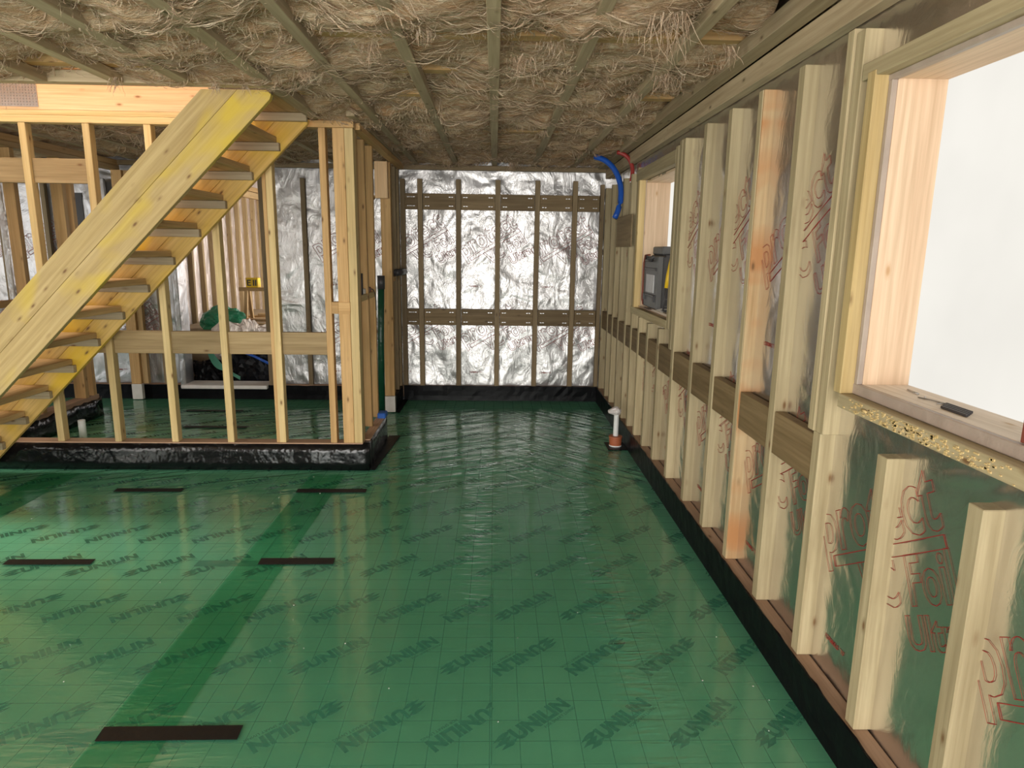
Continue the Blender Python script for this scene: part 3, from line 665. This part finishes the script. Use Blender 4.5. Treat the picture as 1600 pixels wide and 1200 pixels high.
# stub
st = empty('wall_stub', (-1.0, 6.4, 0)); tag(st, 'short stud wall stub beside the back wall with a pale post foot', 'wall', kind='structure')
box('post', W_pine[2], -1.065, -.972, 6.375, 6.42, .17, 2.354, st); box('post_foot', M_paper, -1.067, -.970, 6.372, 6.42, .008, .165, st, .002)
box('stud', W_pine[2], -1.05, -.985, 6.50, 6.545, .17, 2.354, st); box('stud', W_dull[2], -1.04, -.97, 6.68, 6.725, .17, 2.354, st); box('stud', W_dull[2], -1.04, -.967, 6.87, 6.93, .17, 2.354, st)
box('head_block', W_fresh[2], -1.10, -.985, 6.30, 6.372, 2.03, 2.352, st); 
box('brace', W_tread[0], -1.32, -1.10, 6.32, 6.365, 2.06, 2.10, st, rot=(0, .42, 0))
box('noggin', W_pine[1], -1.04, -.98, 6.55, 6.68, 1.27, 1.315, st); box('noggin', W_pine[1], -1.04, -.98, 6.73, 6.87, 1.27, 1.315, st)
# left room's inner wall
lw = empty('wall_left_room', (-3.76, 5.4, 0)); tag(lw, 'stud wall at the left of the room beyond the partition', 'wall', kind='structure')
box('sole_plate', W_sole[1], -3.82, -3.71, 4.76, 6.2, .166, .21, lw)
for y in (4.80, 5.02, 5.42): box('stud', W_pine[2], -3.80, -3.715, y, y+.05, .21, 2.3, lw, rot=wob(.003))
box('stud', W_pine[2], -3.81, -3.71, 6.0, 6.05, .21, 2.3, lw); box('stud', W_pine[2], -3.80, -3.71, 6.12, 6.17, .21, 2.3, lw)
box('stud', W_pine[2], -3.76, -3.66, 6.86, 6.905, .17, 2.3, lw); box('post_foot', M_paper, -3.762, -3.658, 6.855, 6.905, .008, .168, lw); box('stud', W_tread[2], -3.655, -3.60, 6.89, 6.94, .17, 2.3, lw)
box('top_plate', W_tread[1], -3.81, -3.71, 4.76, 6.94, 2.302, 2.345, lw); box('top_plate', W_pine[1], -3.81, -3.71, 4.76, 6.94, 2.347, 2.398, lw)
box('noggin', W_pine[1], -3.80, -3.72, 5.08, 5.41, 1.1, 1.15, lw)

# ------------------------------------------------------------------ staircase
sr = empty('staircase', (-3.7, 4.2, 0)); tag(sr, 'steep open timber staircase with yellow stained stringers rising into the ceiling opening', 'staircase')
def stringer(yc, c0, c1, ztop, mat, name='stringer_board'):
    """board between the 45 degree lines X=Z+c0 and X=Z+c1; local x runs up the slope"""
    pts = [(c0+.012, .012), (c1+.012, .012), (ztop+c1, ztop), (ztop+c0, ztop)]
    if c1 > -3.6: pts = [(c0+.012, .012), (c1+.012, .012), (ztop+c1-.045, ztop-.045), (ztop+c1-.037, ztop-.02), (ztop+c1-.06, ztop), (ztop+c0, ztop)]
    q = math.sqrt(.5); loc = [((p[0]+2.5)*q+(p[1]-1.2)*q, -(p[0]+2.5)*q+(p[1]-1.2)*q) for p in pts]
    bm = bmesh.new(); A = [bm.verts.new((p[0], -.019, p[1])) for p in loc]; B = [bm.verts.new((p[0], .019, p[1])) for p in loc]; k = len(loc)
    bm.faces.new(A); bm.faces.new(B[::-1])
    for i in range(k): bm.faces.new((A[i], A[(i+1) % k], B[(i+1) % k], B[i]))
    bmesh.ops.bevel(bm, geom=bm.edges[:], offset=.002, segments=1, affect='EDGES')
    o = link(name, finish(bm), mat, sr, Vector((-2.5, yc, 1.2))-Vector(sr.location), (0, -math.pi/4, 0)); return o
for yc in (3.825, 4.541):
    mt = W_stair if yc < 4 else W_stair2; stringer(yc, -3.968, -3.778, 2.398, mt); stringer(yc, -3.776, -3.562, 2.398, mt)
for k in range(13):
    zb = 2.364-.1815*k; xe = zb-3.566
    box('cleat', W_cleat, xe-.345, xe, 4.484, 4.520, zb, zb+.05, sr); box('cleat', W_cleat, xe-.345, xe-.01, 3.846, 3.882, zb, zb+.05, sr)
    if zb > 2.3: box('tread', W_tread[1], xe-.30, xe-.03, 3.85, 4.518, zb+.052, zb+.085, sr); continue
    box('tread', W_tread[1], xe-.285, xe-.022, 3.848, 4.519, zb+.052, zb+.09, sr, .003)

# ------------------------------------------------------------------ other room shells (behind the camera, beyond the doorway, up the stairwell)
def shell(name, mat, *a, label): o = box(name, mat, *a, bev=0); tag(o, label, 'wall', kind='structure'); return o
shell('wall_outer', M_osb, 1.36, 1.42, -3.0, .45, 0, 2.7, label='outer sheathing of the right wall behind the photographer')
shell('wall_rear', M_osb, -6.4, 1.6, -3.0, -2.9, 0, 2.7, label='rear wall behind the photographer')
shell('wall_left', M_osb, -5.2, -5.12, -3.0, 4.6, 0, 2.7, label='left wall of the main room')
shell('wall_far_left', M_osb, -6.4, -6.3, 4.6, 12, 0, 2.7, label='outer wall of the left room')
shell('wall_stairwell', W_fresh[0], -5.2, -1.1, 4.70, 4.75, 2.70, 4.6, label='wall above the rim beam in the stairwell')
shell('wall_stairwell', W_fresh[0], -5.2, -1.1, 3.70, 3.715, 2.75, 4.6, label='wall above the opening header in the stairwell')
shell('wall_stairwell', M_osb, -1.1, -1.0, 3.7, 4.75, 2.75, 4.6, label='end wall of the stairwell')
shell('wall_stairwell', M_osb, -5.25, -5.2, 3.7, 4.75, 2.5, 4.6, label='far end wall of the stairwell')
shell('wall_stairwell', M_osb, -5.3, -1.0, 3.65, 4.8, 4.6, 4.7, label='added lid over the stairwell, shutting out sky light')  # unseen lid, added to stop sky light falling down the stairwell
shell('wall_stairwell', M_osb, -6.4, -5.2, 3.65, 4.8, 2.5, 2.6, label='added cover over the sky gap at the left end of the opening')  # unseen cover, added to block sky light leaking in past the left wall
# far room seen through the doorway
fw = shell('wall_far_room', M_foil_far, -3.93, -3.90, 7.05, 12.0, 0, 2.68, label='foil covered wall of the far room with a row of studs')
for i in range(14):
    y = 7.35+i*.33; box('stud', W_rail[2], -3.90, -3.84, y, y+.05, .1, 2.32, fw, rot=wob(.004))
box('plate', W_tread[1], -3.895, -3.82, 7.1, 12, 2.325, 2.42, fw); box('plate', W_pine[1], -3.895, -3.82, 7.1, 12, 2.43, 2.5, fw)
fe = shell('wall_far_end', M_foil_far, -3.9, 1.6, 12.0, 12.1, 0, 2.68, label='end wall of the far room')
for i in range(5): box('stud', W_tread[2], -3.8+i*.4, -3.75+i*.4, 11.94, 12.0, .1, 2.32, fe)
# doorway liner
dr = empty('door_1', (-2.83, 7.0, 0)); tag(dr, 'doorway in the back wall wrapped in foil with a white sill', 'doorway', kind='structure')
box('jamb', M_foil_back, -3.30, -3.24, 6.94, 7.14, .13, 2.3, dr, .008); box('jamb', W_dull[2], -2.372, -2.33, 6.94, 7.14, .13, 2.3, dr); box('head', W_dull[0], -3.3, -2.33, 6.94, 7.14, 2.3, 2.35, dr)
box('sill', M_paper, -3.27, -2.38, 6.88, 7.14, .118, .157, dr, .006)

# ------------------------------------------------------------------ loose things
# clutter heap beyond the doorway
def crumple(name, mat, cx, cy, cz, sx, sy, sz, label, cat, seed, rough=.35, group=None):
    bm = bmesh.new(); bmesh.ops.create_icosphere(bm, subdivisions=4, radius=1)
    V = np.array([v.co[:] for v in bm.verts]); n_ = (np.abs(fbm(V[:, 0]*1.7+seed+9, V[:, 1]*1.7+9, V[:, 2]*1.7+9, 4)-.47)*2-.25)
    for v, q in zip(bm.verts, n_): v.co = v.co*(1+q*rough*2); v.co.x = v.co.x*sx; v.co.y *= sy; v.co.z = max(v.co.z, -.55)*sz
    zmin = min(v.co.z for v in bm.verts)
    for v in bm.verts: v.co.z -= zmin
    o = link(name, finish(bm), mat, None, (cx, cy, cz)); tag(o, label, cat, group); return o
hp = box('debris_platform', M_osb, -3.80, -2.0, 7.75, 10.6, 0, .62, bev=.01); tag(hp, 'low stack of boards carrying the clutter in the far room', 'board stack')
crumple('plastic_sheet', M_black, -2.70, 7.38, .0, .28, .19, .36, 'large crumpled black plastic sheet just beyond the doorway', 'plastic sheet', 3, .3)
crumple('plastic_sheet', M_black, -3.18, 7.36, .0, .17, .16, .24, 'smaller crumpled black plastic heap at the left of the doorway', 'plastic sheet', 11, .4)
crumple('silver_offcut', M_foil_far, -2.85, 7.67, .0, .42, .055, .50, 'crumpled silver foil offcuts behind the black plastic', 'foil offcut', 5, .4)
crumple('green_sheet', M_green, -3.22, 7.95, .621, .28, .13, .17, 'crumpled dark green polythene sheet in the doorway', 'plastic sheet', 8, .3)
pts = bez((-3.12, 7.2, .56), (-3.06, 7.17, .36), (-2.95, 7.14, .3), (-2.74, 7.12, .19), 14)
bm = bmesh.new(); pr_ = None
for i, p in enumerate(pts):
    q = .018+.05*math.sin(math.pi*min(1, i/9)); a = bm.verts.new(p+Vector((0, 0, q))); b = bm.verts.new(p-Vector((0, .01, q)))
    if pr_: bm.faces.new((pr_[0], a, b, pr_[1]))
    pr_ = (a, b)
bmesh.ops.solidify(bm, geom=bm.faces[:], thickness=.004)
o = link('green_strip', finish(bm), M_teal); tag(o, 'pale green polythene strip hanging down over the black plastic', 'plastic strip')
o = link('blue_pipe', tube([(-2.80, 7.2, .49), (-2.6, 7.18, .42), (-2.43, 7.16, .34)], .014), M_blue); tag(o, 'straight blue pipe lying across the black plastic in the doorway', 'pipe')
for i, (x0, x1, y, z, rz, m, w_) in enumerate(((-3.0, -2.1, 8.25, .622, .02, 0, 'lowest and nearest'), (-3.3, -2.3, 8.95, .622, .12, 1, 'middle'), (-3.4, -2.4, 9.2, .622, -.05, 2, 'rear'), (-3.2, -2.2, 9.5, .622, .04, 0, 'rearmost'),
        (-3.3, -2.35, 8.47, .654, -.06, 1, 'upper near'), (-3.25, -2.3, 9.22, .654, .03, 0, 'upper rear'))):
    o = box('timber_offcut', (W_tread[0], W_orange, W_pine[0])[m], x0, x1, y, y+.10, z, z+.031, rot=(0, 0, rz))
    tag(o, w_ + ' brown timber offcut in the loose pile beyond the doorway', 'timber offcut', 'timber offcuts piled in the far room')
o = box('timber_offcut', M_paper, -2.42, -2.39, 8.36, 8.39, .625, 1.0, rot=(0, .42, 0)); tag(o, 'white painted stick leaning over the timber offcuts', 'stick')
o = box('timber_offcut', M_paper, -2.98, -2.70, 8.74, 8.78, 1.066, 1.115); tag(o, 'white painted board end lying on top of the sawhorse', 'board')
sh = empty('sawhorse', (-2.95, 8.75, .62)); tag(sh, 'small wooden sawhorse standing in the far room clutter', 'sawhorse')
box('top_rail', W_tread[0], -3.3, -2.6, 8.72, 8.78, 1.02, 1.065, sh)
for x in (-3.2, -2.7):
    for s in (-1, 1): box('leg', W_tread[2], x-.02, x+.02, 8.75+s*.08-.02, 8.75+s*.08+.02, .62, 1.03, sh, rot=(s*.2, 0, 0))
yb = empty('tool_case', (-3.12, 8.75, 1.066)); tag(yb, 'small yellow tool case with black markings on the sawhorse', 'tool case')
box('case_body', M_yellow, -3.2, -3.04, 8.70, 8.80, 1.067, 1.19, yb, .006)
for (a, b, c, d) in ((-3.18, -3.165, 1.09, 1.165), (-3.165, -3.13, 1.09, 1.103), (-3.165, -3.135, 1.122, 1.135), (-3.165, -3.13, 1.152, 1.165), (-3.105, -3.09, 1.09, 1.165), (-3.078, -3.062, 1.09, 1.165)):
    box('black_marking', M_charc, a, b, 8.695, 8.701, c, d, yb, 0)
# white stub pipe in the left room
o = link('waste_pipe', lathe([(.026, 0), (.026, .235), (.021, .235), (.021, .22)]), M_white, None, (-3.21, 5.1, .006)); tag(o, 'short white waste pipe standing up behind the partition near the stair foot', 'pipe')
# drain
dn = empty('drain_upstand', (1.0, 5.26, .004)); tag(dn, 'white waste pipe with milky cap in a terracotta collar by the right wall', 'waste pipe')
o = link('pipe', lathe([(.0215, .05), (.0205, .285), (.016, .285)]), M_white, dn); o = link('collar', lathe([(.050, .006), (.050, .02), (.047, .025), (.050, .03), (.052, .075), (.055, .078), (.055, .09), (.03, .092)]), M_terra, dn)
o = link('collar_ring', lathe([(.051, .006), (.051, .016), (.045, .017)]), M_white, dn)
bm = bmesh.new(); bmesh.ops.create_icosphere(bm, subdivisions=3, radius=.038)
for v in bm.verts:
    q = float(fbm(np.array([v.co.x*50+5]), np.array([v.co.y*50+5]), np.array([v.co.z*50+5]))[0]); v.co *= .7+q*.6; v.co.z *= .95; v.co.x *= 1.0
    if v.co.x < -.02: v.co.x -= .035; v.co.z = v.co.z*.6-.004
o = link('polythene_cap', finish(bm), M_clear, dn, (0, 0, .30))
box('membrane_patch', M_black, .925, 1.082, 5.15, 5.37, .004, .0085, dn, 0)
# conduits by the far corner
o = link('blue_conduit', tube(bez((.86, 6.05, 2.385), (1.02, 5.95, 2.36), (1.15, 5.9, 2.12), (1.02, 5.85, 1.86), 24), .024), M_blue); tag(o, 'blue conduit bending down out of the ceiling wool in the far corner', 'conduit')
o = link('red_conduit', tube(bez((1.0, 5.75, 2.385), (1.10, 5.72, 2.37), (1.145, 5.7, 2.28), (1.115, 5.68, 2.145), 20), .017), M_red); tag(o, 'shorter red conduit bending out of the ceiling beside the blue one', 'conduit')
o2 = link('conduit_core', tube([(1.1152, 5.68, 2.150), (1.114, 5.6795, 2.141)], .013), M_white, o)
# toolbox on the far sill
tb = empty('toolbox', (1.21, 4.92, 1.17)); tag(tb, 'grey and black toolbox standing on end on the far window sill', 'toolbox')
def tbx(name, m, *a, **k): return box(name, m, *a, tb, **k)
tbx('case_body', M_charc, 1.175, 1.30, 4.68, 5.12, 1.172, 1.56, bev=.015); tbx('case_lid', M_grey, 1.135, 1.175, 4.69, 5.11, 1.18, 1.55, bev=.012)
tbx('lid_end', M_grey, 1.18, 1.27, 4.76, 5.06, 1.56, 1.62, bev=.02)
tbx('clear_window', M_steel, 1.131, 1.136, 4.78, 5.02, 1.29, 1.42, bev=.002)
for z in (1.26, 1.45): tbx('latch', M_charc, 1.126, 1.137, 4.72, 5.08, z, z+.018, bev=.003)
for y in (4.73, 5.03): tbx('latch', M_charc, 1.122, 1.137, y, y+.04, 1.23, 1.275, bev=.004)
h = link('handle', tube([(1.15, 4.99, 1.53), (1.122, 4.99, 1.55), (1.118, 4.99, 1.52), (1.118, 4.8, 1.52), (1.122, 4.8, 1.55), (1.15, 4.8, 1.53)], .009, 8), M_charc, tb); h.location = -Vector(tb.location)
for (z0, z1) in ((1.20, 1.205), (1.25, 1.255), (1.40, 1.405)): tbx('rib', M_grey, 1.19, 1.285, 4.676, 4.682, z0, z1+.004, bev=0)
h = link('edge_trim', tube([(1.134, 5.10, 1.19), (1.13, 5.115, 1.22), (1.13, 5.115, 1.50), (1.134, 5.09, 1.555), (1.134, 4.95, 1.56)], .007, 8), M_rblock, tb); h.location = -Vector(tb.location)
sw = empty('hand_saw', (1.2, 4.6, 1.17)); tag(sw, 'yellow handled tool leaning against the toolbox', 'hand tool')
h = link('handle', tube([(1.165, 4.55, 1.34), (1.18, 4.56, 1.42), (1.20, 4.57, 1.50), (1.205, 4.575, 1.545)], .02, 10, taper=[.6, .9, 1.1, .9]), M_yellow, sw); h.location = -Vector(sw.location)
h = link('blade', tube([(1.165, 4.55, 1.34), (1.15, 4.54, 1.18)], .006, 6), M_charc, sw); h.location = -Vector(sw.location)
def sheet(name, mat, x0, x1, y0, y1, z, amp, label, cat, seed):
    o = link(name, grid_mesh(np.linspace(x0, x1, 14), np.linspace(y0, y1, 20), lambda u, v: (u, v, z+fbm(u*22+seed, v*9+seed, seed, 3)*amp)), mat); tag(o, label, cat)
    s = o.modifiers.new('s', 'SOLIDIFY'); s.thickness = .002; return o
sheet('paper', M_paper, 1.13, 1.23, 4.49, 4.67, 1.172, .035, 'crumpled white paper lying on the far window sill', 'paper', 3.1)
sheet('cloth', M_charc, 1.12, 1.25, 4.32, 4.48, 1.176, .05, 'black cloth beside the papers on the far window sill', 'cloth', 5.4)
sheet('packaging', M_lip, 1.12, 1.20, 4.85, 5.2, 1.153, .03, 'brown crumpled wrapping under the toolbox on the far sill', 'wrapping', 9.4)
sp = empty('filler_box', (1.27, 4.55, 1.18)); tag(sp, 'white packet standing behind the yellow handled tool', 'packet'); box('packet', M_paper, 1.24, 1.31, 4.5, 4.6, 1.20, 1.36, sp, .004)
# fixings on the near sill
def rod(p, q, r, label, name='screw', mat=None):
    o = link(name, tube([p, q], r, 8), mat or M_steel); tag(o, label, 'fixing'); return o
rod((1.243, 1.93, 1.185), (1.235, 1.865, 1.185), .0028, 'thin screw lying on the near window sill, farthest of the fixings')
o = link('wire_clip', tube([(1.232, 1.83, 1.1845), (1.218, 1.805, 1.1845), (1.206, 1.82, 1.1845), (1.222, 1.79, 1.1845), (1.233, 1.735, 1.1845), (1.21, 1.745, 1.1845)], .0022, 6), M_steel); tag(o, 'bent wire clip in the middle of the near window sill', 'fixing')
for i in range(4):
    o = box('metal_strip', M_charc, 1.19+.0125*i, 1.1965+.0125*i, 1.60+.012*i, 1.70+.012*i, 1.182, 1.189, bev=.001)
    tag(o, ('innermost', 'second', 'third', 'outermost')[i] + ' dark metal strip of the four on the near sill, counted from the room side', 'metal strip', 'dark metal strips on the near window sill')
o = box('wood_block', M_rblock, 1.15, 1.18, 1.35, 1.375, 1.1825, 1.26, bev=.002); tag(o, 'small reddish wooden block standing at the near end of the near sill', 'block')
# shavings on the sill rail
bm = bmesh.new()
for _ in range(260):
    yy = random.triangular(1.2, 2.03, 1.7); zz = random.uniform(1.106, 1.142); s = random.uniform(.0008, .0028)
    bxm(bm, 1.0975, 1.1005, yy-s*2, yy+s*2, zz-s, zz+s)
o = link('sawdust', finish(bm), W_pale[0]); tag(o, 'sawdust clinging to the rail below the near window', 'sawdust', kind='stuff')
o = link('dowel', tube([(1.094, 1.90, 1.128), (1.094, 1.875, 1.126)], .004, 10), W_pale[0]); tag(o, 'short pale dowel stuck on the rail below the near window', 'dowel')
# things on the partition noggins
o = link('green_roll', tube([(-1.055, 6.1, .006), (-1.045, 6.1, .8), (-1.03, 6.1, 1.28)], .03, 12), M_dgreen); tag(o, 'dark green rolled membrane hanging in the gap left of the stub post', 'roll')
o2 = link('end_wrap', tube([(-1.03, 6.1, 1.22), (-1.03, 6.1, 1.34)], .034, 12), M_charc, o)
o = link('black_roll', tube([(-.965, 6.60, 1.352), (-.93, 6.9, 1.352)], .034, 14), M_charc); tag(o, 'black roll lying across the noggin of the wall stub', 'roll')
o = link('black_sleeve', tube([(-.99, 4.95, 1.246), (-.99, 4.95, 1.40)], .022, 12), M_charc); tag(o, 'upright black pipe sleeve standing on the partition return noggin', 'pipe sleeve')
o = box('fixings_packet', M_paper, -1.0, -.97, 4.98, 5.06, 1.247, 1.285, bev=.003); tag(o, 'white packet on the partition return noggin', 'packet')
cl = empty('clamp', (-.945, 5.2, 1.247)); tag(cl, 'dark clamp with a hanging lead on the partition return', 'clamp')
box('clamp_body', M_rblock, -1.01, -.965, 5.16, 5.26, 1.247, 1.287, cl, .006)
h = link('lead', tube(bez((-.967, 5.26, 1.27), (-.945, 5.3, 1.27), (-.94, 5.32, 1.2), (-.943, 5.32, 1.10), 12), .004, 6), M_charc, cl); h.location = -Vector(cl.location)
o = box('blue_tape', M_bluetape, -.965, -.898, 5.36, 5.475, .197, .245, bev=.008); tag(o, 'bright blue tape wrapped over the end of the partition return sole plate', 'tape')
# left room: blue pipe, black roll, silver panel
o = link('blue_pipe', tube([(-3.95, 5.62, .3), (-3.95, 5.62, 2.2)], .02), M_blue); tag(o, 'dark blue upright pipe behind the left room wall', 'pipe')
for y in (5.50, 5.86):
    o = box('insulation_slab', M_foil_back, -3.92, -3.87, y, y+.05, .25, 2.2, bev=.008); tag(o, 'crumpled silver insulation edge ' + ('left' if y < 5.7 else 'right') + ' of the blue upright pipe', 'insulation', 'silver insulation edges in the left room')
o = link('black_roll', tube([(-3.74, 5.48, 1.19), (-3.74, 5.80, 1.19)], .04, 12), M_charc); tag(o, 'black roll resting on the noggin of the left room wall', 'roll')
pn = box('foil_panel', M_foil_back, -4.32, -3.86, 6.90, 6.93, 1.3, 2.22, bev=.002); tag(pn, 'silver foil faced panel with a dark slot in the left room', 'panel')
box('slot', M_charc, -4.18, -4.08, 6.892, 6.90, 1.75, 2.08, pn, 0)
# tape measure on the stair
tm = empty('tape_measure', (-2.86, 4.25, 1.005)); tag(tm, 'black and yellow tape measure lying on a stair tread', 'tape measure')
box('case_body', M_charc, -2.90, -2.83, 4.20, 4.27, 1.006, 1.06, tm, .012); box('yellow_band', M_yellow, -2.89, -2.84, 4.197, 4.2, 1.02, 1.045, tm, 0)
# dust specks on the near floor
bm = bmesh.new()
for _ in range(90):
    xx, yy, s = random.uniform(-3, 1.05), random.uniform(1.8, 4.5), random.uniform(.0008, .0022); bxm(bm, xx-s, xx+s, yy-s, yy+s, .004, .004+s)
o = link('wool_specks', finish(bm), M_paper); tag(o, 'tiny pale specks scattered on the green floor', 'debris', kind='stuff')
